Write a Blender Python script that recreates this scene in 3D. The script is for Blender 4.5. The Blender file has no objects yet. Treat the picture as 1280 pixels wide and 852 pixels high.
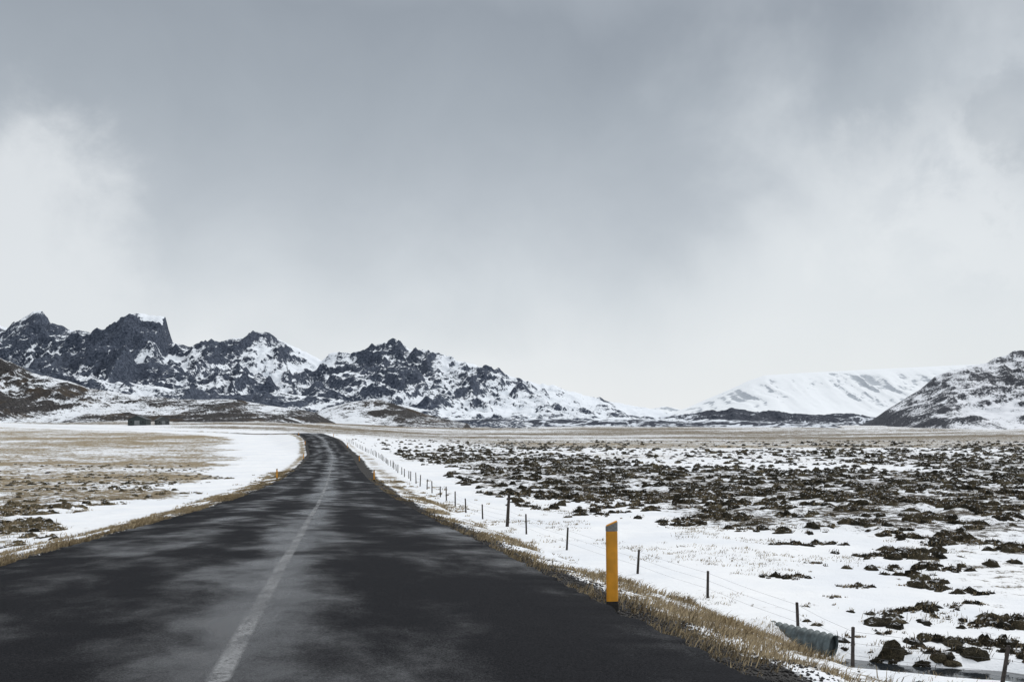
import bpy, math
import numpy as np
from mathutils import Vector
rng = np.random.default_rng(7)
sc = bpy.context.scene

# ------------------------------------------------------------------ numpy noise
def h2(ix, iy, seed):
    h = (ix*374761393 + iy*668265263 + seed*974634777) & 0xffffffff
    h = ((h ^ (h >> 13))*1274126177) & 0xffffffff
    h = h ^ (h >> 16)
    return (h & 0xffffff)/float(0xffffff)
def vn(x, y, seed=0):
    xf = np.floor(x); yf = np.floor(y)
    ix = xf.astype(np.int64); iy = yf.astype(np.int64)
    fx = x-xf; fy = y-yf
    fx = fx*fx*fx*(fx*(fx*6-15)+10); fy = fy*fy*fy*(fy*(fy*6-15)+10)
    a = h2(ix, iy, seed); b = h2(ix+1, iy, seed); c = h2(ix, iy+1, seed); d = h2(ix+1, iy+1, seed)
    return (a*(1-fx)+b*fx)*(1-fy)+(c*(1-fx)+d*fx)*fy
def fbm(x, y, o=5, seed=0, gain=.5):
    s = 0; a = 1; t = 0
    for i in range(o):
        s = s+a*vn(x, y, seed+i*17); t += a; a *= gain
        x, y = (x*.8-y*.6)*2.03+13.1, (x*.6+y*.8)*2.03+7.7
    return s/t
def ridged(x, y, o=5, seed=0, gain=.5):
    s = 0; a = 1; t = 0
    for i in range(o):
        n = 1-np.abs(2*vn(x, y, seed+i*31)-1)
        s = s+a*n*n; t += a; a *= gain
        x, y = (x*.8-y*.6)*2.07+3.1, (x*.6+y*.8)*2.07+17.7
    return s/t
def sst(a, b, x):
    t = np.clip((x-a)/(b-a), 0, 1); return t*t*(3-2*t)

# ------------------------------------------------------------------ mesh helper
def npmesh(name, V, F, mat, smooth=True, attrs=None, parent=None):
    me = bpy.data.meshes.new(name)
    V = np.ascontiguousarray(V, dtype=np.float32); F = np.ascontiguousarray(F, dtype=np.int32)
    k = F.shape[1]
    me.vertices.add(len(V)); me.vertices.foreach_set('co', V.ravel())
    me.loops.add(F.size); me.loops.foreach_set('vertex_index', F.ravel())
    me.polygons.add(len(F)); me.polygons.foreach_set('loop_start', np.arange(0, F.size, k, dtype=np.int32))
    me.update(calc_edges=True)
    me.validate()
    if smooth: me.polygons.foreach_set('use_smooth', np.ones(len(me.polygons), dtype=bool))
    for an, av in (attrs or {}).items():
        if av.ndim == 2:
            a = me.color_attributes.new(an, 'FLOAT_COLOR', 'POINT')
            c = np.ones((len(V), 4), dtype=np.float32); c[:, :av.shape[1]] = av
            a.data.foreach_set('color', c.ravel())
        else:
            a = me.attributes.new(an, 'FLOAT', 'POINT'); a.data.foreach_set('value', av.astype(np.float32))
    me.materials.append(mat)
    ob = bpy.data.objects.new(name, me); sc.collection.objects.link(ob)
    if parent: ob.parent = parent
    return ob
def gridfaces(nr, nc):
    i = np.arange(nr*nc).reshape(nr, nc)
    return np.stack([i[:-1, :-1], i[:-1, 1:], i[1:, 1:], i[1:, :-1]], -1).reshape(-1, 4)

# ------------------------------------------------------------------ node helper
class NT:
    def __init__(s, tree): s.t = tree; s.L = tree.links
    def n(s, typ): return s.t.nodes.new(typ)
    def put(s, sock, v):
        if isinstance(v, bpy.types.NodeSocket): s.L.new(v, sock)
        elif v is not None:
            if isinstance(v, (tuple, list)) and len(v) == 3 and sock.type == 'RGBA': v = (*v, 1)
            sock.default_value = v
    def m(s, op, a, b=None, c=None, clamp=False):
        nd = s.t.nodes.new('ShaderNodeMath'); nd.operation = op; nd.use_clamp = clamp
        s.put(nd.inputs[0], a); s.put(nd.inputs[1], b)
        if c is not None: s.put(nd.inputs[2], c)
        return nd.outputs[0]
    def vm(s, op, a, b=None):
        nd = s.t.nodes.new('ShaderNodeVectorMath'); nd.operation = op
        s.put(nd.inputs[0], a); s.put(nd.inputs[1], b)
        return nd.outputs['Value'] if op in ('LENGTH', 'DISTANCE', 'DOT_PRODUCT') else nd.outputs[0]
    def noise(s, vec, scale, detail=4, rough=.55, dist=0):
        nd = s.t.nodes.new('ShaderNodeTexNoise')
        s.put(nd.inputs['Vector'], vec); nd.inputs['Scale'].default_value = scale
        nd.inputs['Detail'].default_value = detail; nd.inputs['Roughness'].default_value = rough
        nd.inputs['Distortion'].default_value = dist
        return nd.outputs[0]
    def mix(s, f, a, b):
        nd = s.t.nodes.new('ShaderNodeMix'); nd.data_type = 'RGBA'
        s.put(nd.inputs[0], f); s.put(nd.inputs[6], a); s.put(nd.inputs[7], b)
        return nd.outputs[2]
    def mr(s, v, a, b, c=0., d=1.):
        nd = s.t.nodes.new('ShaderNodeMapRange'); nd.interpolation_type = 'SMOOTHSTEP'
        s.put(nd.inputs[0], v)
        for i, q in enumerate((a, b, c, d)): nd.inputs[i+1].default_value = q
        return nd.outputs[0]
    def attr(s, name):
        nd = s.t.nodes.new('ShaderNodeAttribute'); nd.attribute_name = name; return nd
    def sep(s, v):
        nd = s.t.nodes.new('ShaderNodeSeparateXYZ'); s.put(nd.inputs[0], v); return nd.outputs
    def comb(s, x, y, z):
        nd = s.t.nodes.new('ShaderNodeCombineXYZ'); s.put(nd.inputs[0], x); s.put(nd.inputs[1], y); s.put(nd.inputs[2], z); return nd.outputs[0]
    def bump(s, h, strength, dist):
        nd = s.t.nodes.new('ShaderNodeBump'); s.put(nd.inputs['Height'], h)
        nd.inputs['Strength'].default_value = strength; nd.inputs['Distance'].default_value = dist
        return nd.outputs[0]
def newmat(name):
    m = bpy.data.materials.new(name); m.use_nodes = True
    nt = NT(m.node_tree); b = m.node_tree.nodes['Principled BSDF']
    return m, nt, b
def simple(name, col, rough=.6, var=.3, scale=20, metal=0):
    m, nt, b = newmat(name)
    P = nt.n('ShaderNodeNewGeometry').outputs['Position']
    f = nt.noise(P, scale, 5)
    c2 = tuple(c*(1-var) for c in col); c1 = tuple(min(1, c*(1+var)) for c in col)
    nt.put(b.inputs['Base Color'], nt.mix(nt.mr(f, .3, .7), c2, c1))
    b.inputs['Roughness'].default_value = rough; b.inputs['Metallic'].default_value = metal
    return m

SNOW = (.80, .83, .87)
# ---- ground
def mat_ground():
    m, nt, b = newmat('ground_mat')
    P = nt.n('ShaderNodeNewGeometry').outputs['Position']
    cov = nt.attr('cover').outputs['Color']
    rgb = nt.sep(cov)
    n1 = nt.noise(P, .22, 4, .6); n2 = nt.noise(P, 1.6, 4, .65); n3 = nt.noise(P, 14, 3, .7)
    nn = nt.m('ADD', nt.m('MULTIPLY', n1, .3), nt.m('ADD', nt.m('MULTIPLY', n2, .45), nt.m('MULTIPLY', n3, .25)))
    t = nt.m('ADD', rgb[0], nt.m('MULTIPLY', nt.m('SUBTRACT', nn, .5), 3.4))
    veg = nt.mr(t, .42, .62)
    straw = nt.mix(nt.mr(n3, .3, .7), (.17, .13, .075), (.46, .38, .25))
    dark = nt.mix(nt.mr(n3, .3, .75), (.020, .017, .012), (.10, .080, .052))
    vc = nt.mix(nt.m('ADD', rgb[2], nt.m('MULTIPLY', nt.m('SUBTRACT', n2, .5), 1.2), clamp=True), straw, dark)
    snow = nt.mix(nt.mr(n1, .3, .7), (.76, .795, .84), (.85, .87, .89))
    c = nt.mix(veg, snow, vc)
    n4 = nt.noise(P, 45, 3, .7)
    grav = nt.mix(nt.mr(n4, .35, .7), (.012, .012, .013), (.07, .065, .06))
    gm = nt.mr(nt.m('ADD', rgb[1], nt.m('MULTIPLY', nt.m('SUBTRACT', nt.m('ADD', nt.m('MULTIPLY', n2, .5), nt.m('MULTIPLY', n3, .5)), .5), 2.2)), .42, .6)
    c = nt.mix(gm, c, grav)
    nt.put(b.inputs['Base Color'], c)
    b.inputs['Roughness'].default_value = .8
    b.inputs['Specular IOR Level'].default_value = .2
    hgt = nt.m('ADD', nt.m('MULTIPLY', n3, nt.m('ADD', .25, nt.m('ADD', veg, gm))), nt.m('MULTIPLY', n2, .6))
    nt.put(b.inputs['Normal'], nt.bump(hgt, .7, .12))
    return m
def mat_mount(name, rock1, rock2, snowc, brown=None, fs=.03, k=2.2, bs=.6):
    m, nt, b = newmat(name)
    P = nt.n('ShaderNodeNewGeometry').outputs['Position']
    s = nt.attr('snow').outputs['Fac']
    n1 = nt.noise(P, fs, 5, .72); n2 = nt.noise(P, fs*6, 4, .7)
    t = nt.m('ADD', s, nt.m('MULTIPLY', nt.m('SUBTRACT', nt.m('ADD', nt.m('MULTIPLY', n1, .5), nt.m('MULTIPLY', n2, .5)), .5), k))
    f = nt.mr(t, .35, .65)
    rk = nt.mix(nt.mr(n2, .3, .7), rock1, rock2)
    if brown:
        rk = nt.mix(nt.mr(nt.noise(P, fs*.3, 4), .5, .65), rk, brown)
    nt.put(b.inputs['Base Color'], nt.mix(f, rk, snowc))
    b.inputs['Roughness'].default_value = .9; b.inputs['Specular IOR Level'].default_value = .1
    nt.put(b.inputs['Normal'], nt.bump(n1, bs, .25/fs))
    return m
def mat_road():
    m, nt, b = newmat('asphalt_mat')
    P = nt.n('ShaderNodeNewGeometry').outputs['Position']
    xyz = nt.sep(P)
    u = nt.attr('across').outputs['Fac']
    pv = nt.comb(u, nt.m('MULTIPLY', xyz[1], .6), 0.)
    big = nt.noise(nt.comb(u, nt.m('MULTIPLY', xyz[1], .38), 0.), .42, 3, .5, .4)
    mid = nt.noise(pv, 1.0, 5, .62, .2)
    fine = nt.noise(P, 60, 3, .75)
    grit = nt.noise(P, 220, 2, .7)
    def lane(c, w):
        return nt.mr(nt.m('ABSOLUTE', nt.m('SUBTRACT', u, c)), 0., w, 1., 0.)
    crown = lane(.25, 1.2)
    tr = nt.m('ADD', nt.m('MULTIPLY', crown, 1.3), nt.m('ADD', nt.m('MULTIPLY', lane(-1.9, .9), .5), nt.m('MULTIPLY', lane(1.9, .8), .3)))
    dry = nt.m('ADD', nt.m('MULTIPLY', big, .58), nt.m('MULTIPLY', mid, .42))
    dry = nt.m('ADD', dry, nt.m('MULTIPLY', tr, .10))
    dry = nt.m('ADD', dry, nt.m('MULTIPLY', nt.m('SUBTRACT', fine, .5), .16))
    dry = nt.m('ADD', dry, nt.m('MULTIPLY', nt.m('SUBTRACT', grit, .5), .12))
    wet = nt.mr(dry, .47, .68, 0., 1.)
    c = nt.mix(nt.mr(fine, .3, .7), (.004, .0045, .006), (.022, .023, .027))
    c = nt.mix(nt.m('MULTIPLY', nt.mr(grit, .54, .70), .4), c, (.09, .09, .095))
    salt = nt.m('MULTIPLY', nt.m('ADD', nt.m('MULTIPLY', crown, .8), .06), nt.m('MULTIPLY', nt.mr(mid, .42, .66), .14))
    c = nt.mix(salt, c, (.14, .145, .15))
    nt.put(b.inputs['Base Color'], c)
    nt.put(b.inputs['Roughness'], nt.m('SUBTRACT', .82, nt.m('MULTIPLY', wet, .58)))
    nt.put(b.inputs['Specular IOR Level'], nt.m('ADD', .035, nt.m('MULTIPLY', wet, .38)))
    nt.put(b.inputs['Normal'], nt.bump(nt.m('ADD', fine, nt.m('MULTIPLY', grit, .5)), .7, .014))
    return m
def mat_marking():
    m, nt, b = newmat('worn_paint_mat')
    P = nt.n('ShaderNodeNewGeometry').outputs['Position']
    xyz = nt.sep(P)
    n1 = nt.noise(nt.comb(xyz[0], nt.m('MULTIPLY', xyz[1], .3), 0.), 1.6, 4, .7); n2 = nt.noise(P, 40, 4, .8)
    f = nt.mr(nt.m('ADD', nt.m('MULTIPLY', n1, .5), nt.m('MULTIPLY', n2, .5)), .42, .58, 0.08, .75)
    e = nt.mr(nt.m('ABSOLUTE', nt.attr('across').outputs['Fac']), .5, 1., 1., 0.)
    b.inputs['Base Color'].default_value = (.33, .34, .35, 1); b.inputs['Roughness'].default_value = .6
    b.inputs['Specular IOR Level'].default_value = .15
    nt.put(b.inputs['Alpha'], nt.m('MULTIPLY', f, e))
    return m
def mat_tussock():
    m, nt, b = newmat('tussock_mat')
    g = nt.n('ShaderNodeNewGeometry'); P = g.outputs['Position']
    tone = nt.attr('tone').outputs['Fac']
    n2 = nt.noise(P, 5, 4, .7); n3 = nt.noise(P, 30, 3, .7)
    dark = nt.mix(nt.mr(n3, .3, .7), (.009, .009, .007), (.046, .042, .030))
    straw = nt.mix(nt.mr(n3, .3, .7), (.08, .064, .038), (.30, .25, .155))
    c = nt.mix(nt.m('ADD', tone, nt.m('MULTIPLY', nt.m('SUBTRACT', n2, .5), 1.), clamp=True), dark, straw)
    nz = nt.sep(g.outputs['Normal'])[2]
    sn = nt.m('ADD', nz, nt.m('MULTIPLY', nt.m('SUBTRACT', n2, .5), 1.6))
    c = nt.mix(nt.mr(sn, 1.0, 1.12), c, SNOW)
    nt.put(b.inputs['Base Color'], c); b.inputs['Roughness'].default_value = .95
    b.inputs['Specular IOR Level'].default_value = .1
    nt.put(b.inputs['Normal'], nt.bump(nt.m('ADD', n2, n3), 1., .12))
    return m
def mat_grass():
    m, nt, b = newmat('dry_grass_mat')
    tone = nt.attr('tone').outputs['Fac']
    nt.put(b.inputs['Base Color'], nt.mix(tone, (.070, .052, .032), (.50, .40, .25)))
    b.inputs['Roughness'].default_value = .8; b.inputs['Specular IOR Level'].default_value = .15
    return m

# ------------------------------------------------------------------ terrain definition
yy = np.arange(-80, 1200, 1.)
_c = np.interp(yy, [-80, 0, 13.2, 41.5, 81, 167, 235, 285, 350, 450, 600, 1200], [13.4, -.95, -3.3, -8.25, -15.2, -30.3, -45, -58, -84, -145, -290, -900])
_z = np.interp(yy, [-80, 0, 5.5, 13.2, 41.5, 81, 120, 167, 235, 285, 330, 400, 460, 1200], [1.5, -1.27, -1.52, -1.87, -3.2, -4.4, -5.0, -5.05, -2.9, -2.05, -2.6, -3.3, -3.2, -3.2])
def gsm(a, s):
    k = np.exp(-.5*(np.arange(-int(3*s), int(3*s)+1)/s)**2); k /= k.sum()
    return np.convolve(np.pad(a, int(3*s), mode='edge'), k, 'valid')
_z = gsm(_z, 8); _c = gsm(_c, 8)
def rc(Y): return np.interp(Y, yy, _c)
def rz(Y): return np.interp(Y, yy, _z)
HW = 3.5
def plain(X, Y):
    PL = np.interp(Y, [-60, 20, 40, 100, 170, 285, 350, 450, 600, 1000, 1500, 6000], [-3.2, -3.8, -4.1, -5.25, -5.3, -3.4, -3.0, -2.4, -.2, 6, 8, 8])
    PR = np.interp(Y, [-60, 700, 1500, 3000, 7000], [-5, -5, -3, 1, 4])
    u2 = X+.177*Y+.95
    w = sst(-1, 1, u2/(4+.125*np.abs(Y)))
    return PL*(1-w)+PR*w
STREAM = [(7.2, 21.7), (8.6, 21.0), (10.2, 20.6), (11.4, 19.2), (13.5, 18.2), (17, 15)]
def streamdist(X, Y):
    d = np.full(np.shape(X), 1e9)
    for (a, b), (c, e) in zip(STREAM[:-1], STREAM[1:]):
        vx, vy = c-a, e-b; t = np.clip(((X-a)*vx+(Y-b)*vy)/(vx*vx+vy*vy), 0, 1)
        d = np.minimum(d, np.hypot(X-a-t*vx, Y-b-t*vy))
    return d
def tuszone(X, Y, u):
    n = fbm(X*.07, Y*.07, 4, 5)
    st = 11.5+9*np.exp(-((Y-42)/14.)**2)+2.5*np.exp(-Y/30.)
    z = sst(-2.5, 4, u-st+(n-.5)*16)
    z = z*np.interp(Y, [-30, 20, 36, 50, 110, 180, 260, 400], [.35, .35, .5, 1, 1, .7, .4, .1])
    pt = fbm(X*.035+9, Y*.022, 4, 55)
    return z*(.28+.72*sst(.38, .54, pt))
def leftedge(X, Y, u):      # distance past the roadside snow strip on the left
    nl = fbm(X*.05, Y*.09, 4, 29)
    return -u-HW-(4+.05*np.clip(Y, 0, 400))-(nl-.5)*12, nl
def covers(X, Y, u):
    nf = fbm(X*.006, Y*.02, 5, 19, .6)
    d = np.abs(u)-HW
    right = tuszone(X, Y, u)*.50
    fr = np.interp(Y, [100, 180, 300, 450, 900, 1400, 2000], [0, .40, .47, .62, .60, .45, .32])
    right = np.maximum(right, sst(8, 30+.12*np.clip(Y, 0, 1e4), u)*fr*(.2+1.6*nf))
    le, nl = leftedge(X, Y, u)
    ns = fbm(X*.03+3, Y*.05, 5, 39, .6)
    left = sst(-2, 4, le)*np.interp(Y, [-50, 30, 60, 90, 300, 500, 650, 800, 1500], [.52, .57, .62, .62, .62, .50, .52, .62, .6])*(.3+1.4*ns)
    R = np.where(u > 0, right, left)
    vb = fbm(X*.25, Y*.25, 3, 21)
    verge = np.where(u > 0, np.exp(-((d-2.4)/1.2)**2)*.45, np.exp(-((d-1.2)/.9)**2)*.70)*(.35+1.3*vb)
    verge = verge*(Y < 500)
    R = np.maximum(R, verge)
    gw = np.where(u > 0, 1.5, .8)+.9*(vb-.5)
    G = 1-sst(gw*.5, gw*1.25, d)
    G = G*(Y < 470)
    sd = streamdist(X, Y); G = np.maximum(G, 1-sst(.2, .75, sd))
    B = np.where(u > 0, np.clip(tuszone(X, Y, u)*1.1, 0, .95), .12)
    B = np.maximum(B, np.interp(Y, [150, 400, 1500], [0, .6, .6])*(u > 0))
    B = np.maximum(B, .35*np.exp(-((Y-55)/25)**2)*(u < 0)*(d > 5))
    B = np.maximum(B, .8*sst(500, 800, Y)*(u < 0))
    B = np.where(verge >= R-.001, 0.15, B)
    return np.stack([R, G, B], -1)
def ground(X, Y):
    u = X-rc(Y); d = np.maximum(np.abs(u)-HW, 0)
    z0 = rz(Y)
    p = plain(X, Y)
    nb = fbm(X*.12, Y*.12, 4, 3)
    p = p+(nb-.5)*.5*sst(8, 20, d)+(fbm(X*.008, Y*.008, 3, 12)-.5)*np.clip(Y/150., 0, 8)*sst(10, 60, d)*np.where(Y < 400, .4, 1)
    tz = tuszone(X, Y, u)*(u > 0)
    p = p+tz*(ridged(X*.5, Y*.5, 3, 8)-.3)*.34*(Y < 320)
    lz = (u < 0)*sst(5, 11, d)*np.interp(Y, [20, 35, 80, 160], [0.3, 1, .8, 0])
    p = p+lz*(fbm(X*.6, Y*.6, 3, 18)-.5)*.5
    dr = np.where(u > 0, .25*np.minimum(d, 3)+.58*np.maximum(d-3, 0)+.09*sst(0, .3, d), .2*d)
    lo = z0-dr; hi = z0+.25*d
    k = .25
    z = .5*(lo+p+np.sqrt((lo-p)**2+k*k))-k*.35*np.exp(-d*2)
    z = np.where(d < .01, z0, np.minimum(z, hi))
    z = z-.05*np.exp(-d*1.2)
    z = z+(fbm(X*1.1, Y*1.1, 3, 31)-.5)*.12*sst(.3, 1.5, d)*(Y < 200)
    z = z+.6*np.exp(-((X-5.75)**2/.5+(Y-22.7)**2/1.2))
    sd = streamdist(X, Y); z = z-.33*(1-sst(.25, 1.1, sd+(nb-.5)*.8))
    return z

M_ground = mat_ground(); M_tus = mat_tussock(); M_grass = mat_grass(); M_road = mat_road(); M_mark = mat_marking()
Ys = list(np.arange(-50, 4, 1.))
y = 4.
while y < 7500: Ys.append(y); y += max(.16, .0085*y)
Ys.append(9000); Ys = np.array(Ys)
up = [HW]; q = HW
while q < 5200: q += max(.17, .0175*q); up.append(q)
us = np.concatenate([-np.array(up[::-1]), [-2.5, 0, 2.5], np.array(up)])
U, YY = np.meshgrid(us, Ys)
X = U+rc(YY); Z = ground(X, YY)
cov = covers(X, YY, U)
npmesh('ground', np.stack([X, YY, Z], -1).reshape(-1, 3), gridfaces(len(Ys), len(us)), M_ground, attrs={'cover': cov.reshape(-1, 3)})

# road
Yr = np.concatenate([np.arange(-50, 3, .5), np.arange(3, 40, .07), np.arange(40, 100, .3), np.arange(100, 450, 1.)])
ur = np.array([-HW, -HW+.02, -2.8, -2, -1, 0, 1, 2, 2.8, HW-.02, HW])
U, YY = np.meshgrid(ur, Yr)
jit = (fbm(YY*3.5, U.clip(-1, 1)*9, 5, 44, .65)-.5)*.24
Uj = U+np.where(np.abs(U) > 3, jit, 0)
Z = rz(YY)+.03+.05*(1-(np.abs(U)/HW)**2)
Z[:, 0] -= .12; Z[:, -1] -= .12
npmesh('road', np.stack([Uj+rc(YY), YY, Z], -1).reshape(-1, 3), gridfaces(len(Yr), len(ur)), M_road, attrs={'across': U.reshape(-1)})
ul = np.array([-1, -.5, 0, .5, 1.])
U, YY = np.meshgrid(ul, Yr)
uo = U*.085+.27+(fbm(YY*.15, YY*0, 3, 46)-.5)*.06
npmesh('road_marking', np.stack([uo+rc(YY), YY, rz(YY)+.03+.05+.004], -1).reshape(-1, 3), gridfaces(len(Yr), 5), M_mark, attrs={'across': U.reshape(-1)})

# ------------------------------------------------------------------ tussocks
def tussocks(name, X, Y, R, Hh, tone, seg=9, sink=.06, rag=.3):
    N = len(X)
    rr = np.array([1.05, .92, .6, .25]); hh = np.array([-.25, .35, .8, 1.])
    th = np.linspace(0, 2*np.pi, seg, endpoint=False)
    a = th[None, None, :]+rng.uniform(0, 6.28, (N, 1, 1))
    rad = R[:, None, None]*rr[None, :, None]*rng.uniform(1-rag*1.15, 1+rag, (N, 4, seg))
    el = rng.uniform(.7, 1.35, (N, 1, 1))
    vx = X[:, None, None]+rad*np.cos(a)*el
    vy = Y[:, None, None]+rad*np.sin(a)/el
    vz = ground(X, Y)[:, None, None]-sink+Hh[:, None, None]*hh[None, :, None]*rng.uniform(1-rag, 1+rag*.9, (N, 4, seg))
    V = np.stack([vx, vy, vz], -1).reshape(N, 4*seg, 3)
    i = np.arange(seg); j = (i+1) % seg
    f = []
    for r in range(3):
        f.append(np.stack([r*seg+i, r*seg+j, (r+1)*seg+j], -1)); f.append(np.stack([r*seg+i, (r+1)*seg+j, (r+1)*seg+i], -1))
    k = np.arange(1, seg-1); f.append(np.stack([3*seg+0*k, 3*seg+k, 3*seg+k+1], -1))
    f = np.concatenate(f)
    F = (f[None]+(np.arange(N)*4*seg)[:, None, None]).reshape(-1, 3)
    return npmesh(name, V.reshape(-1, 3), F, M_tus, smooth=False, attrs={'tone': np.repeat(tone, 4*seg)})
TX = []; TY = []; TR = []; TH = []
N = 100000
Yt = 18*(330/18.)**(rng.random(N)**.62)
Xt = rng.uniform(-.25, .72, N)*Yt+rng.uniform(-3, 10, N)
u = Xt-rc(Yt)
dens = tuszone(Xt, Yt, u)
cl = fbm(Xt*.45, Yt*.45, 3, 77)
keep = (u > 11.5) & (rng.random(N) < dens*sst(.42, .64, cl)*1.0) & (streamdist(Xt, Yt) > .7)
Xt, Yt = Xt[keep][:21000], Yt[keep][:21000]; n = len(Xt)
R = (.08+.34*rng.random(n)**1.8)*np.interp(Yt, [20, 60, 200], [.9, 1., 1.5]); Hh = R*rng.uniform(.4, .85, n)
tussocks('tussock_field', Xt, Yt, R, Hh, np.clip(rng.normal(.12, .22, n), 0, 1))
k = Yt < 75; TX.append(Xt[k]); TY.append(Yt[k]); TR.append(R[k]); TH.append(Hh[k])
N = 36000
Yt = 20*(150/20.)**(rng.random(N)**.8)
Xt = rng.uniform(-.72, -.15, N)*Yt-4
u = Xt-rc(Yt); cl = fbm(Xt*.1, Yt*.2, 4, 78)
le, _ = leftedge(Xt, Yt, u)
keep = (le > 0) & (rng.random(N) < (.08+.7*sst(.45, .62, cl))*np.interp(Yt, [20, 30, 80, 150], [.4, 1, .6, .0]))
Xt, Yt = Xt[keep][:7500], Yt[keep][:7500]; n = len(Xt)
R = rng.uniform(.08, .30, n); Hh = R*rng.uniform(.4, .8, n)
tussocks('tussock_field', Xt, Yt, R, Hh, np.clip(rng.normal(.5, .28, n), 0, 1))
k = Yt < 75
LX, LY, LR = Xt[k], Yt[k], R[k]
big = [(32.7, 8.8, .55), (32.9, 9.3, .4), (30.9, 10.7, .42), (30.7, 10.4, .3), (26.7, 10.7, .45), (26.4, 10.2, .35), (23.2, 9.8, .5), (23.0, 10.5, .4), (25, 12.1, .7), (25.4, 12.9, .5), (24.6, 11.6, .4),
       (20.9, 9.7, .32), (20.3, 10.3, .4), (22, 8.7, .42), (22.3, 9.3, .35), (23.5, 8.1, .2), (29.9, 13.8, .5), (34, 15, .6), (42, 12.2, .7), (42.5, 13.4, .6), (41.6, 11.3, .5), (28, 13, .4), (27.6, 12.2, .3),
       (21.8, 11.6, .6), (22.6, 11.2, .5), (24, 9.0, .3), (29, 9.4, .25), (31, 12.6, .35), (36, 11, .35), (35, 13.4, .4), (38, 14, .5)]
bx = []; by = []; br = []
for (a, b_, r) in big:
    for k in range(14):
        an = rng.uniform(0, 6.28); q = rng.uniform(0, 1)*r*1.1
        bx.append(b_+1.4*q*math.cos(an)); by.append(a+q*math.sin(an)); br.append(r*rng.uniform(.15, .40))
bx, by, br = map(np.array, (bx, by, br))
bh = br*rng.uniform(.5, .95, len(br))
tussocks('moss_clump', bx, by, br, bh, np.clip(rng.normal(.05, .1, len(br)), 0, 1), seg=14, rag=.4)
TX.append(bx); TY.append(by); TR.append(br); TH.append(bh)

# ------------------------------------------------------------------ dry grass blades
def grass(name, X, Y, hgt, nb, spread, lean, tonemean, wid, lift=0.):
    N = len(X); bxx = np.repeat(X, nb)+rng.normal(0, 1, N*nb)*np.repeat(spread, nb)
    byy = np.repeat(Y, nb)+rng.normal(0, 1, N*nb)*np.repeat(spread, nb)
    n = len(bxx); h = np.repeat(hgt, nb)*rng.uniform(.5, 1.2, n)
    a = rng.uniform(0, 6.28, n); ln = rng.uniform(.2, 1.0, n)*h
    lx = np.cos(a)*ln+lean[0]*h; ly = np.sin(a)*ln+lean[1]*h
    w = np.repeat(wid, nb)*rng.uniform(.6, 1.3, n); pa = rng.uniform(0, 3.14, n)
    wx = np.cos(pa)*w; wy = np.sin(pa)*w*.4
    z = ground(bxx, byy)-.02+(np.repeat(lift, nb) if np.ndim(lift) else lift)
    V = np.zeros((n, 5, 3))
    V[:, 0] = np.stack([bxx-wx, byy-wy, z], -1); V[:, 1] = np.stack([bxx+wx, byy+wy, z], -1)
    mx = bxx+lx*.35; my = byy+ly*.35; mz = z+h*.65
    V[:, 2] = np.stack([mx+wx*.7, my+wy*.7, mz], -1); V[:, 3] = np.stack([mx-wx*.7, my-wy*.7, mz], -1)
    V[:, 4] = np.stack([bxx+lx, byy+ly, z+h*.9], -1)
    f = np.array([[0, 1, 2], [0, 2, 3], [3, 2, 4]])
    F = (f[None]+(np.arange(n)*5)[:, None, None]).reshape(-1, 3)
    tone = np.clip(np.repeat(rng.normal(tonemean, .2, N), nb)+rng.normal(0, .15, n), 0, 1)
    return npmesh(name, V.reshape(-1, 3), F, M_grass, smooth=False, attrs={'tone': np.repeat(tone, 5)})
def placed(N, side, dmean, dsd, y0, y1, thr, seed):
    Y = y0*(y1/y0)**rng.random(N); d = np.abs(rng.normal(dmean, dsd, N))+.3
    X = rc(Y)+side*(HW+d)
    k = rng.random(N) < sst(thr-.05, thr+.1, fbm(X*.9, Y*.4, 4, seed))
    return X[k], Y[k]
gx, gy = placed(13000, 1, 2.6, 1.3, 4, 90, .55, 101)
k = np.hypot(gx-1.07, gy-10.4) > .55
gx, gy = gx[k], gy[k]
grass('dry_grass', gx, gy, rng.uniform(.05, .16, len(gx)), 10, np.full(len(gx), .09), (.45, -.1), .55, .0028+.00032*gy)
gx, gy = placed(18000, -1, 1.1, .9, 6, 110, .49, 102)
grass('dry_grass', gx, gy, rng.uniform(.05, .15, len(gx)), 9, np.full(len(gx), .09), (.3, -.1), .55, .0028+.00032*gy)
Yg = rng.uniform(17, 60, 4000); Xg = rc(Yg)+rng.uniform(8, 26, 4000)
k = fbm(Xg*.35, Yg*.35, 3, 103) > .6
grass('dry_grass', Xg[k], Yg[k], rng.uniform(.05, .14, k.sum()), 8, np.full(k.sum(), .12), (.3, 0), .4, .003+.0002*Yg[k])
gxx = rng.normal(6.1, .5, 90); gyy = rng.normal(21.9, .5, 90)
grass('dry_grass', gxx, gyy, rng.uniform(.06, .15, 90), 10, np.full(90, .1), (.4, -.1), .5, np.full(90, .007))
TX, TY, TR, TH = map(np.concatenate, (TX, TY, TR, TH))
grass('heather_stalks', TX, TY, np.clip(TR*.55, .06, .2), 9, TR*.5, (.25, 0), .16, .003+.00028*TY, lift=TH*.45)
grass('dry_grass', LX, LY, np.clip(LR*.8, .06, .2), 10, LR*.8, (.25, 0), .6, .003+.00028*LY)

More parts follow.
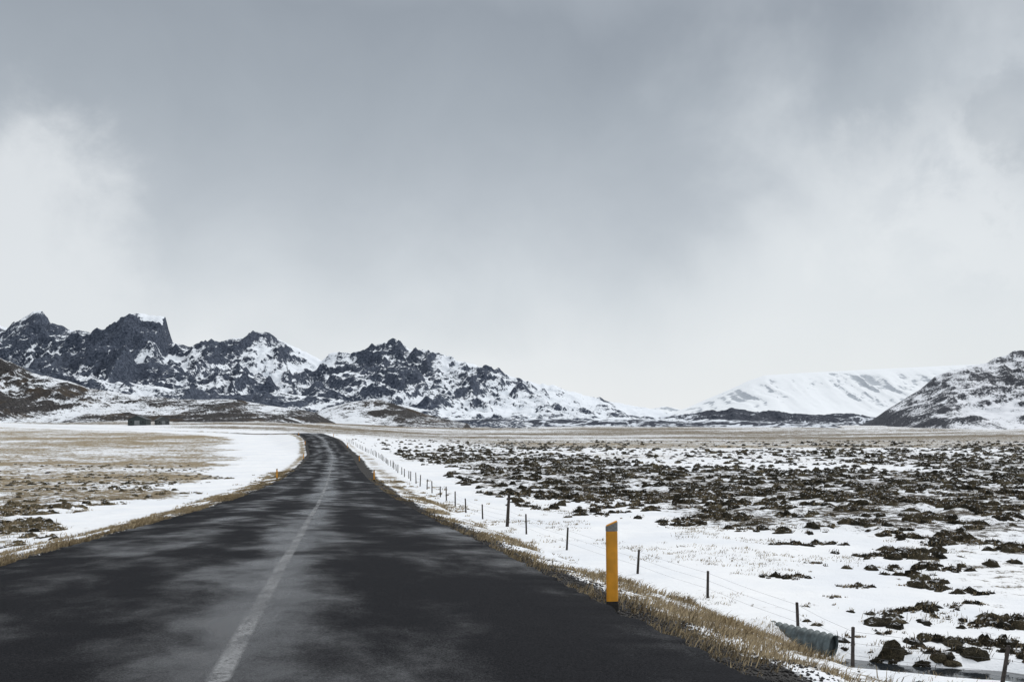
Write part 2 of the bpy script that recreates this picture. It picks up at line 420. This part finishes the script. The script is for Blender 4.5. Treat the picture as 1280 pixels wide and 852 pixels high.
# ------------------------------------------------------------------ gravel
M_grav = simple('gravel_mat', (.030, .029, .029), .85, .6, 3)
N = 36000
Yg = 4*(60/4.)**(rng.random(N)); side = np.where(rng.random(N) < .72, 1, -1)
dg = np.abs(rng.normal(0, .75, N))-.02
Xg = rc(Yg)+side*(HW+dg); s = rng.uniform(.006, .022, N)*(1+Yg*.012)
oc = np.array([[1, 0, 0], [0, 1, 0], [-1, 0, 0], [0, -1, 0], [0, 0, .7], [0, 0, -.7]], float)
V = oc[None]*rng.uniform(.6, 1.3, (N, 6, 1))*s[:, None, None]
a = rng.uniform(0, 6.28, N); ca, sa = np.cos(a)[:, None], np.sin(a)[:, None]
zz = np.where(dg < .0, rz(Yg)+.0, ground(Xg, Yg))
V = np.stack([V[..., 0]*ca-V[..., 1]*sa+Xg[:, None], V[..., 0]*sa+V[..., 1]*ca+Yg[:, None], V[..., 2]+zz[:, None]+s[:, None]*.3], -1)
f = np.array([[0, 1, 4], [1, 2, 4], [2, 3, 4], [3, 0, 4], [1, 0, 5], [2, 1, 5], [3, 2, 5], [0, 3, 5]])
npmesh('gravel', V.reshape(-1, 3), (f[None]+(np.arange(N)*6)[:, None, None]).reshape(-1, 3), M_grav, smooth=False)

# ------------------------------------------------------------------ stream water
mw, nt, b = newmat('water_mat'); b.inputs['Base Color'].default_value = (.02, .025, .03, 1); b.inputs['Roughness'].default_value = .06
nt.put(b.inputs['Normal'], nt.bump(nt.noise(nt.n('ShaderNodeNewGeometry').outputs['Position'], 6, 3), .2, .02))
P = np.array(STREAM); T = np.gradient(P, axis=0); T /= np.linalg.norm(T, axis=1)[:, None]; Nn = np.stack([-T[:, 1], T[:, 0]], -1)
V = np.stack([P-Nn*.75, P+Nn*.75], 1).reshape(-1, 2); V = np.c_[V, np.full(len(V), -5.2)]
npmesh('stream', V, gridfaces(len(P), 2), mw)

# ------------------------------------------------------------------ mountains
F_ = 1244.
def px_tangents(pts):     # pixel coordinates turned into bearing and elevation tangents from the camera
    a = np.array(pts, float); return (a[:, 0]-640)/F_, (532-a[:, 1])/F_
def mrange(name, pts, D, front, back, res, mat, seed, wander=120, gul=.55, gscale=(130, 420), power=1.35, jag=4, rough=16, base=-6, snowb=.5, sk=.3, plateau=0, topdark=0., warp=1., gsnow=.0, rsc=1., snowfn=None):
    ta, te = px_tangents(pts)
    xs = np.arange(ta[0]*D, ta[-1]*D, res); ys = np.arange(D-front*1.2-wander, D+back+wander, res)
    Xg, Yg = np.meshgrid(xs, ys)
    br = Xg/Yg*D
    yr = D+(fbm(br/500., br*0+3.3, 3, seed)-.5)*2*wander
    br = Xg/(.6*Yg+.4*yr)
    H = np.interp(br, ta, te)*yr-base
    jn = fbm(br*D/55., br*0+.5, 5, seed+3, .62)-.5
    H = H+jn*2*jag*np.clip(H/60., 0, 1.5)
    wx = (fbm(Xg/260., Yg/260., 3, seed+9)-.5)*240*warp; wy = (fbm(Xg/260., Yg/260., 3, seed+10)-.5)*200*warp
    fr = np.clip((yr-Yg)/(front*(.75+.5*fbm(Xg/300., Yg*0, 2, seed+4))), 0, 1); bk = np.clip((Yg-yr)/back, 0, 1)
    p = np.where(Yg < yr, (1-fr)**power, (1-bk)**1.6)
    if plateau: p = np.where(Yg < yr, 1-sst(-.25, 1.0, fr)+sst(-.25, 1, 0), 1); p = np.clip(p, 0, 1)*(1-sst(.8, 1, fr))
    rn = ridged((Xg+wx)/gscale[0], (Yg+wy)/gscale[1], 5, seed+1, .5)
    g = gul*sst(.0, .3, fr)
    h = H*p*(1-g*(1-np.clip(rn*1.35, 0, 1)))
    amp = rough*np.clip(H/120., .15, 1.6)*sst(0, .06, fr)*sst(1.0, .75, fr)
    rf = ridged((Xg+wx*.3)/95./rsc, (Yg+wy*.3)/120./rsc, 5, seed+2, .5)
    h = h+amp*(rf-.42)*2
    h = np.where(fr >= 1, -4, h); h = np.where(bk >= 1, -4, h)
    if not plateau:      # run the ends of the ridge down into the plain
        Wx = xs[-1]-xs[0]; win = sst(0, .07*Wx, Xg-xs[0])*sst(0, .07*Wx, xs[-1]-Xg)
        h = h*win-9*(1-win)
    Z = base+h
    gy_, gx_ = np.gradient(Z, res, res)
    nz = 1/np.sqrt(1+gx_**2+gy_**2)
    vis = (h > 4) & (fr > 0) & (fr < .95)
    mu, sd = nz[vis].mean(), nz[vis].std()
    S = snowb+np.clip((nz-mu)/sd, -2.2, 2.2)*sk+(fbm(Xg/120., Yg/120., 5, seed+6)-.5)*.9-topdark*sst(.35, .85, h/np.maximum(H.max(), 1))
    S = S+gsnow*((.42-rn)+.6*(.42-rf))
    if snowfn: S = snowfn(S, Xg, Yg, Z, fr)
    npmesh(name, np.stack([Xg, Yg, Z], -1).reshape(-1, 3), gridfaces(len(ys), len(xs)), mat, attrs={'snow': S.reshape(-1)})

MM = mat_mount('mountain_mat', (.022, .030, .048), (.105, .125, .165), (.79, .84, .90), fs=.03, bs=.6, k=3.4)
MH = mat_mount('hill_mat', (.016, .016, .019), (.075, .072, .070), (.74, .78, .83), brown=(.065, .053, .042), fs=.09, k=3.2)
MR = mat_mount('rocky_hill_mat', (.028, .033, .043), (.11, .115, .13), (.76, .79, .84), fs=.06, k=3.)
MF = mat_mount('hazed_far_mountain_mat', (.36, .40, .45), (.48, .52, .57), (.80, .84, .88), fs=.012, k=1.0, bs=.12)  # distance haze painted in: rock colours lightened and blued, no haze volume
ML = mat_mount('lava_mat', (.028, .035, .050), (.09, .10, .125), (.66, .71, .78), fs=.03)

main = [(-420, 520), (-260, 470), (-160, 430), (-80, 402), (-30, 412), (0, 405), (14, 411), (30, 396), (42, 389), (52, 387), (64, 402), (78, 406), (95, 412), (118, 415), (132, 411), (146, 402), (158, 395), (172, 391), (190, 392), (207, 396), (211, 410), (216, 426), (232, 433), (255, 429), (285, 426), (305, 421), (320, 413), (334, 416), (352, 425), (372, 434), (392, 446), (402, 452), (412, 441), (425, 439), (440, 441), (462, 434), (478, 427), (488, 424), (500, 426), (508, 433), (522, 439), (548, 444), (575, 450), (605, 457), (640, 470), (665, 478), (690, 481), (720, 488), (748, 499), (790, 507), (830, 515), (880, 520), (960, 528)]
mrange('mountain', main, 2700, 1250, 600, 4.0, MM, 11, snowb=.84, topdark=.30, jag=8, rough=17, power=1.25, gscale=(170, 480), gul=.62, warp=.7, gsnow=1.1, sk=.32,
       snowfn=lambda S, X, Y, Z, fr: S+.06*sst(-550, -150, X)-.08*sst(.2, .0, fr))
foot = [(-300, 480), (-200, 440), (-100, 452), (0, 455), (60, 464), (120, 474), (180, 480), (240, 486), (300, 492), (350, 490), (400, 498), (470, 505), (540, 512), (620, 514), (700, 519), (760, 520), (820, 526), (860, 530)]
mrange('mountain_foothills', foot, 1750, 450, 380, 3.4, MM, 41, wander=90, gscale=(80, 150), gul=.55, snowb=.38, jag=10, rough=20, gsnow=.8, rsc=.6)
mrange('hill', [(-450, 480), (-300, 395), (-120, 425), (0, 445), (18, 453), (40, 464), (75, 472), (110, 484), (150, 491), (220, 499), (300, 500), (340, 507), (400, 515), (450, 524)], 1000, 300, 220, 2.1, MH, 61, wander=50, gscale=(40, 80), gul=.4, snowb=.42, jag=5, rough=13, base=0, rsc=.4, gsnow=.7,
       snowfn=lambda S, X, Y, Z, fr: S-.22*sst(-430, -330, X))
mrange('hill', [(370, 528), (400, 512), (430, 504), (455, 499), (466, 497), (480, 500), (500, 507), (530, 517), (570, 526), (600, 532)], 1180, 200, 200, 2.2, MH, 71, wander=15, gscale=(60, 110), gul=.3, snowb=.72, jag=3, rough=8, base=-5, sk=.25, rsc=.6,
       snowfn=lambda S, X, Y, Z, fr: S-.46*sst(-170, -110, X+Z*.8))
mrange('hill', [(1060, 533), (1082, 528), (1100, 517), (1125, 502), (1150, 487), (1168, 470), (1185, 464), (1210, 459), (1234, 454), (1243, 447), (1258, 443), (1268, 437), (1282, 438), (1340, 425), (1450, 405), (1600, 380), (1750, 400)], 1650, 420, 350, 3.2, MR, 81, wander=40, gscale=(60, 240), gul=.3, snowb=.53, jag=3, rough=9, rsc=.7, gsnow=.4,
       snowfn=lambda S, X, Y, Z, fr: S-.2*sst(.12, .0, fr))
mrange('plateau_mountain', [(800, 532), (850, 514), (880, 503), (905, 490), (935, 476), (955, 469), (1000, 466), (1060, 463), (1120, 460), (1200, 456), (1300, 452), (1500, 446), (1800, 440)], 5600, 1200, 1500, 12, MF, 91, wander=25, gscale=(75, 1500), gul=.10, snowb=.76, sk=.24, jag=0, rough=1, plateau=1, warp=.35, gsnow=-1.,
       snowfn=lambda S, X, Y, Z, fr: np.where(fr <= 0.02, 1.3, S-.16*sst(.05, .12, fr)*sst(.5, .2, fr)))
mrange('lava_ridge', [(700, 531), (760, 525), (800, 522), (830, 520), (860, 516), (890, 512), (915, 509), (940, 513), (965, 514), (990, 516), (1030, 519), (1060, 517), (1100, 522), (1160, 526), (1250, 530)], 2300, 200, 200, 3.2, ML, 95, wander=60, gscale=(60, 90), gul=.5, snowb=.44, jag=12, rough=16, rsc=.6)
mrange('lava_ridge', [(430, 533), (500, 526), (560, 524), (610, 522), (650, 525), (690, 522), (730, 525), (780, 524), (840, 526), (900, 525), (1000, 528), (1080, 533)], 1500, 130, 130, 2.6, ML, 98, wander=50, gscale=(60, 90), gul=.5, snowb=.48, jag=9, rough=12, rsc=.5)
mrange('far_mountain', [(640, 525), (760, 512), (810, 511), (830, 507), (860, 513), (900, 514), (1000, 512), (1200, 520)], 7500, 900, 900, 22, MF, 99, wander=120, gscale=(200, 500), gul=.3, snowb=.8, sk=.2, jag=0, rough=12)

# ------------------------------------------------------------------ roadside posts
M_or = simple('yellow_plastic_mat', (.76, .33, .02), .5, .14, 6)
M_ref = simple('reflector_mat', (.20, .205, .20), .35, .2, 40)
M_blk = simple('black_rubber_mat', (.02, .018, .016), .7, .4, 30)
M_wood = simple('weathered_wood_mat', (.035, .028, .024), .9, .5, 12)
M_steel = simple('galvanised_steel_mat', (.075, .095, .10), .6, .4, 8, metal=.3)
def prism(name, W, D, zs, mat, parent, slant=0, scale=None):
    n = 20; a = np.linspace(0, 2*np.pi, n, endpoint=False)
    e = .45; cx = np.sign(np.cos(a))*np.abs(np.cos(a))**e*W/2; cy = np.sign(np.sin(a))*np.abs(np.sin(a))**e*D/2
    V = []
    for i, z in enumerate(zs):
        s = 1 if scale is None else scale[i]
        zz = np.full(n, z)+(slant*cx/W if i == len(zs)-1 else 0)
        V.append(np.stack([cx*s, cy*s, zz], -1))
    V = np.concatenate(V); F = []
    for r in range(len(zs)-1):
        for i in range(n): F.append((r*n+i, r*n+(i+1) % n, (r+1)*n+(i+1) % n, (r+1)*n+i))
    F.append(tuple(range((len(zs)-1)*n, len(zs)*n))); F.append(tuple(range(n))[::-1])
    me = bpy.data.meshes.new(name); me.from_pydata(V.tolist(), [], F); me.materials.append(mat); me.update()
    ob = bpy.data.objects.new(name, me); sc.collection.objects.link(ob); ob.parent = parent
    return ob
def post(X, Y, rot=0, hgt=1.0):
    e = bpy.data.objects.new('roadside_marker_post', None); sc.collection.objects.link(e)
    z = float(ground(np.array([X]), np.array([Y]))[0])
    e.location = (X, Y, z-.03); e.rotation_euler = (0, math.radians(-.6), rot)
    prism('body', .124, .052, [.12, .16, hgt-.13, hgt-.11], M_or, e, scale=[.98, 1, 1, .99])
    prism('reflector_band', .127, .055, [hgt-.105, hgt-.03], M_ref, e, slant=.05)
    prism('slanted_cap', .116, .046, [hgt-.12, hgt-.018], M_or, e, slant=.05)
    prism('base_collar', .134, .062, [-.15, .05, .14, .18], M_blk, e, scale=[1, 1.03, 1.0, .93])
    return e
post(1.07, 10.6, math.radians(6), 1.03)
for (Yp, sd) in [(84, 1), (84, -1), (140, 1), (150, -1), (195, 1), (205, -1), (250, 1), (262, -1)]:
    post(float(rc(Yp))+sd*(HW+.6), Yp)

# ------------------------------------------------------------------ fence
fence = bpy.data.objects.new('wire_fence', None); sc.collection.objects.link(fence)
fp = [(11.6, 16.2, .8), (9.35, 19, .8), (7.15, 20.9, .88), (6.9, 24, .72), (5.7, 29, .78), (4.24, 33.6, .8), (2.2, 40, .9), (.66, 45.7, .92), (-.24, 49.4, 1.6)]
for Yq in np.arange(52.5, 250, 4.2):
    off = np.interp(Yq, [50, 60, 100, 260], [8.8, 8.2, 7.6, 7.4])
    fp.append((float(rc(Yq))+off+rng.uniform(-.1, .1), Yq+rng.uniform(-.6, .6), rng.uniform(.65, .95)))
tops = []
for i, (x, y, h) in enumerate(fp):
    z = float(ground(np.array([x]), np.array([y]))[0])
    r = .04 if h < 1.2 else .075
    n = 8; a = np.linspace(0, 2*np.pi, n, endpoint=False); V = []
    tx, ty = rng.normal(0, .04, 2)*(2 if i in (1, 5) else 1)
    for zz, s in [(-.3, 1.1), (.3*h, 1.05), (.7*h, .95), (h, .9), (h+.01, .5)]:
        for t in a:
            V.append((x+r*s*math.cos(t)*rng.uniform(.9, 1.1)+tx*zz, y+r*s*math.sin(t)+ty*zz, z+zz))
    F = [(k*n+j, k*n+(j+1) % n, (k+1)*n+(j+1) % n, (k+1)*n+j) for k in range(4) for j in range(n)]+[tuple(range(4*n, 5*n))]
    me = bpy.data.meshes.new('post'); me.from_pydata(V, [], F); me.materials.append(M_wood)
    o = bpy.data.objects.new('post_%d' % (i+1), me); sc.collection.objects.link(o); o.parent = fence
    tops.append((x, y, z, min(h, .85), tx, ty))
M_wire = simple('wire_mat', (.09, .085, .08), .5, .2, 4, metal=.5)
for k, fr in enumerate((.35, .65, .93)):
    cu = bpy.data.curves.new('wire', 'CURVE'); cu.dimensions = '3D'; cu.bevel_depth = .0025; cu.bevel_resolution = 0
    pts = []
    for j, (x, y, z, h, tx, ty) in enumerate(tops):
        p = Vector((x+tx*h*fr, y+ty*h*fr, z+h*fr))
        if pts:
            q = pts[-1]; pts.append((q+p)/2-Vector((0, 0, .03)))
        pts.append(p)
    sp = cu.splines.new('POLY'); sp.points.add(len(pts)-1)
    for s_, p in zip(sp.points, pts): s_.co = (*p, 1)
    cu.materials.append(M_wire)
    o = bpy.data.objects.new('wire_%d' % (k+1), cu); sc.collection.objects.link(o); o.parent = fence

# ------------------------------------------------------------------ culvert
def tube(name, L, R, mat):
    n = 32; m_ = int(L/.02); V = []; F = []
    for i in range(m_+1):
        x = -L+i*L/m_; r = R+.024*math.sin(x*2*math.pi/.15)
        for j in range(n):
            t = 2*math.pi*j/n; V.append((x, r*math.cos(t), r*math.sin(t)))
    for i in range(m_+1):
        x = -i*L/m_; r = R-.012+.024*math.sin(x*2*math.pi/.15)
        for j in range(n):
            t = 2*math.pi*j/n; V.append((x, r*math.cos(t), r*math.sin(t)))
    rows = 2*(m_+1)
    for i in range(rows-1):
        for j in range(n): F.append((i*n+j, i*n+(j+1) % n, (i+1)*n+(j+1) % n, (i+1)*n+j))
    me = bpy.data.meshes.new(name); me.from_pydata(V, [], F); me.materials.append(mat)
    me.polygons.foreach_set('use_smooth', np.ones(len(F), bool)); me.update()
    o = bpy.data.objects.new(name, me); sc.collection.objects.link(o); return o
cv = tube('culvert_pipe', 1.8, .24, M_steel)
cv.location = (6.98, 21.6, -4.77); cv.rotation_euler = (0, math.radians(4), math.radians(-42))

# ------------------------------------------------------------------ farm buildings
M_barn = simple('corrugated_roof_mat', (.028, .034, .037), .5, .3, .5); M_wall = simple('barn_wall_mat', (.030, .042, .042), .7, .2, 1)
M_wall2 = simple('pale_barn_wall_mat', (.07, .075, .075), .7, .2, 1)
M_door = simple('barn_door_mat', (.20, .21, .21), .6, .2, 1); M_win = simple('window_mat', (.02, .025, .03), .1, .1, 1)
def barn(name, X, Y, W, Hh, L, rot, wall):
    z = float(ground(np.array([X]), np.array([Y]))[0])
    e = bpy.data.objects.new(name, None); sc.collection.objects.link(e); e.location = (X, Y, z-.2); e.rotation_euler = (0, 0, rot)
    eh = .6*Hh
    def mk(nm, V, F, mat):
        me = bpy.data.meshes.new(nm); me.from_pydata(V, [], F); me.materials.append(mat); me.update()
        o = bpy.data.objects.new(nm, me); sc.collection.objects.link(o); o.parent = e
    w2, l2 = W/2, L/2
    pr = [(-w2, 0), (w2, 0), (w2, eh), (0, Hh), (-w2, eh)]
    V = [(a, -l2, b) for a, b in pr]+[(a, l2, b) for a, b in pr]
    mk('walls', V, [(0, 1, 2, 3, 4), (9, 8, 7, 6, 5), (1, 0, 5, 6), (2, 1, 6, 7), (4, 9, 5, 0)], wall)
    for nm, s in (('roof_left', -1), ('roof_right', 1)):
        o_ = .35; x1 = s*(w2+o_); z1 = eh-(Hh-eh)/w2*o_
        y0, y1 = -l2-.3, l2+.3
        V = [(0, y0, Hh+.03), (x1, y0, z1+.03), (x1, y1, z1+.03), (0, y1, Hh+.03), (0, y0, Hh+.2), (x1, y0, z1+.2), (x1, y1, z1+.2), (0, y1, Hh+.2)]
        mk(nm, V, [(0, 1, 2, 3), (7, 6, 5, 4), (0, 4, 5, 1), (1, 5, 6, 2), (2, 6, 7, 3)], M_barn)
    def boxp(nm, x0, x1, z0, z1, mat):
        y0, y1 = -l2-.08, -l2+.05
        V = [(x0, y0, z0), (x1, y0, z0), (x1, y0, z1), (x0, y0, z1), (x0, y1, z0), (x1, y1, z0), (x1, y1, z1), (x0, y1, z1)]
        mk(nm, V, [(0, 1, 2, 3), (5, 4, 7, 6), (0, 4, 5, 1), (1, 5, 6, 2), (2, 6, 7, 3), (3, 7, 4, 0)], mat)
    boxp('door', -W*.14, W*.14, .1, Hh*.5, M_door)
    boxp('window_1', -W*.38, -W*.26, Hh*.28, Hh*.45, M_win)
    boxp('window_2', W*.26, W*.38, Hh*.28, Hh*.45, M_win)
barn('farm_barn', -224.5, 600, 10.5, 5.8, 13, math.radians(8), M_wall)
barn('farm_house', -212, 603, 7.0, 5.0, 9, math.radians(30), M_wall2)

# ------------------------------------------------------------------ world
w = bpy.data.worlds.new('World'); sc.world = w; w.use_nodes = True
nt = NT(w.node_tree); bg = w.node_tree.nodes['Background']
sky = nt.n('ShaderNodeTexSky'); sky.sky_type = 'NISHITA'; sky.sun_disc = False
SE, SR = math.radians(42), math.radians(50)
sky.sun_elevation = SE; sky.sun_rotation = SR
D = nt.n('ShaderNodeTexCoord').outputs['Generated']
D = nt.vm('NORMALIZE', D)
x_, y_, z_ = nt.sep(D)
zc = nt.m('MAXIMUM', z_, 0.)
inv = nt.m('DIVIDE', 1., nt.m('ADD', zc, .35))
cp = nt.comb(nt.m('MULTIPLY', x_, inv), nt.m('MULTIPLY', y_, inv), 0.)
nb_ = nt.noise(cp, .9, 3, .5, .3); nd_ = nt.noise(D, 5.5, 5, .55, .3)
zl = nt.m('ADD', z_, nt.m('ADD', nt.m('MULTIPLY', nt.m('SUBTRACT', nb_, .5), .16), nt.m('MULTIPLY', nt.m('SUBTRACT', nd_, .5), .13)))
ramp = nt.n('ShaderNodeValToRGB'); cr = ramp.color_ramp
def lin(r, g, b_): return tuple(((c/255+.055)/1.055)**2.4 for c in (r, g, b_))+(1,)
stops = [(0, (236, 239, 241)), (.06, (230, 234, 237)), (.13, (211, 217, 222)), (.21, (187, 194, 201)), (.30, (167, 175, 183)), (.38, (152, 160, 169)), (.5, (188, 195, 203)), (.75, (255, 255, 255))]
cr.elements[0].position = 0; cr.elements[0].color = lin(*stops[0][1])
cr.elements[1].position = stops[-1][0]; cr.elements[1].color = lin(*stops[-1][1])
for p, c in stops[1:-1]:
    el = cr.elements.new(p); el.color = lin(*c)
nt.L.new(zl, ramp.inputs[0]); col = ramp.outputs[0]
def dirn(px, py):
    v = Vector(((px-640)/F_, 1, (532-py)/F_)).normalized(); return tuple(v)
def patch(col, px, py, r0, r1, target, amt, nsrc, nk):
    dd = nt.vm('DISTANCE', D, dirn(px, py))
    dd = nt.m('ADD', dd, nt.m('MULTIPLY', nt.m('SUBTRACT', nsrc, .5), nk))
    return nt.mix(nt.mr(dd, r0, r1, amt, 0.), col, target)
ne = nt.noise(D, 6, 5, .58, .2)
nf_ = nt.noise(D, 12, 6, .62, .2)
col = patch(col, -30, 345, .07, .20, lin(228, 232, 235), .85, nt.m('ADD', nt.m('MULTIPLY', ne, .5), nt.m('MULTIPLY', nf_, .5)), .38)
col = patch(col, 1250, 270, .00, .32, lin(213, 219, 224), .7, ne, .5)
col = patch(col, 1200, 240, .03, .11, lin(227, 231, 234), .65, nf_, .45)
col = patch(col, 1290, 145, .01, .08, lin(170, 178, 186), .75, nf_, .25)
col = patch(col, 1110, 110, .00, .12, lin(176, 184, 191), .5, nf_, .3)
col = patch(col, 1100, 430, .05, .25, lin(232, 236, 238), .6, ne, .3)
c10 = nt.vm('SCALE', col); c10.node.inputs['Scale'].default_value = 10.
mx = nt.mix(.95, sky.outputs[0], c10)
nt.L.new(mx, bg.inputs[0]); bg.inputs[1].default_value = .1

sun = bpy.data.lights.new('sun', 'SUN'); sun.energy = 1.5; sun.angle = math.radians(12); sun.color = (1, .98, .955)
so = bpy.data.objects.new('sun', sun); sc.collection.objects.link(so)
dv = Vector((math.sin(SR)*math.cos(SE), math.cos(SR)*math.cos(SE), math.sin(SE)))
so.rotation_euler = dv.to_track_quat('Z', 'Y').to_euler()

cam = bpy.data.cameras.new('camera'); cam.lens = 35; cam.sensor_width = 36; cam.shift_y = 106/1280.; cam.clip_end = 30000; cam.clip_start = .1
co = bpy.data.objects.new('camera', cam); sc.collection.objects.link(co); co.rotation_euler = (math.radians(90), 0, 0)
sc.camera = co
sc.view_settings.view_transform = 'Standard'; sc.view_settings.look = 'None'; sc.view_settings.exposure = 0
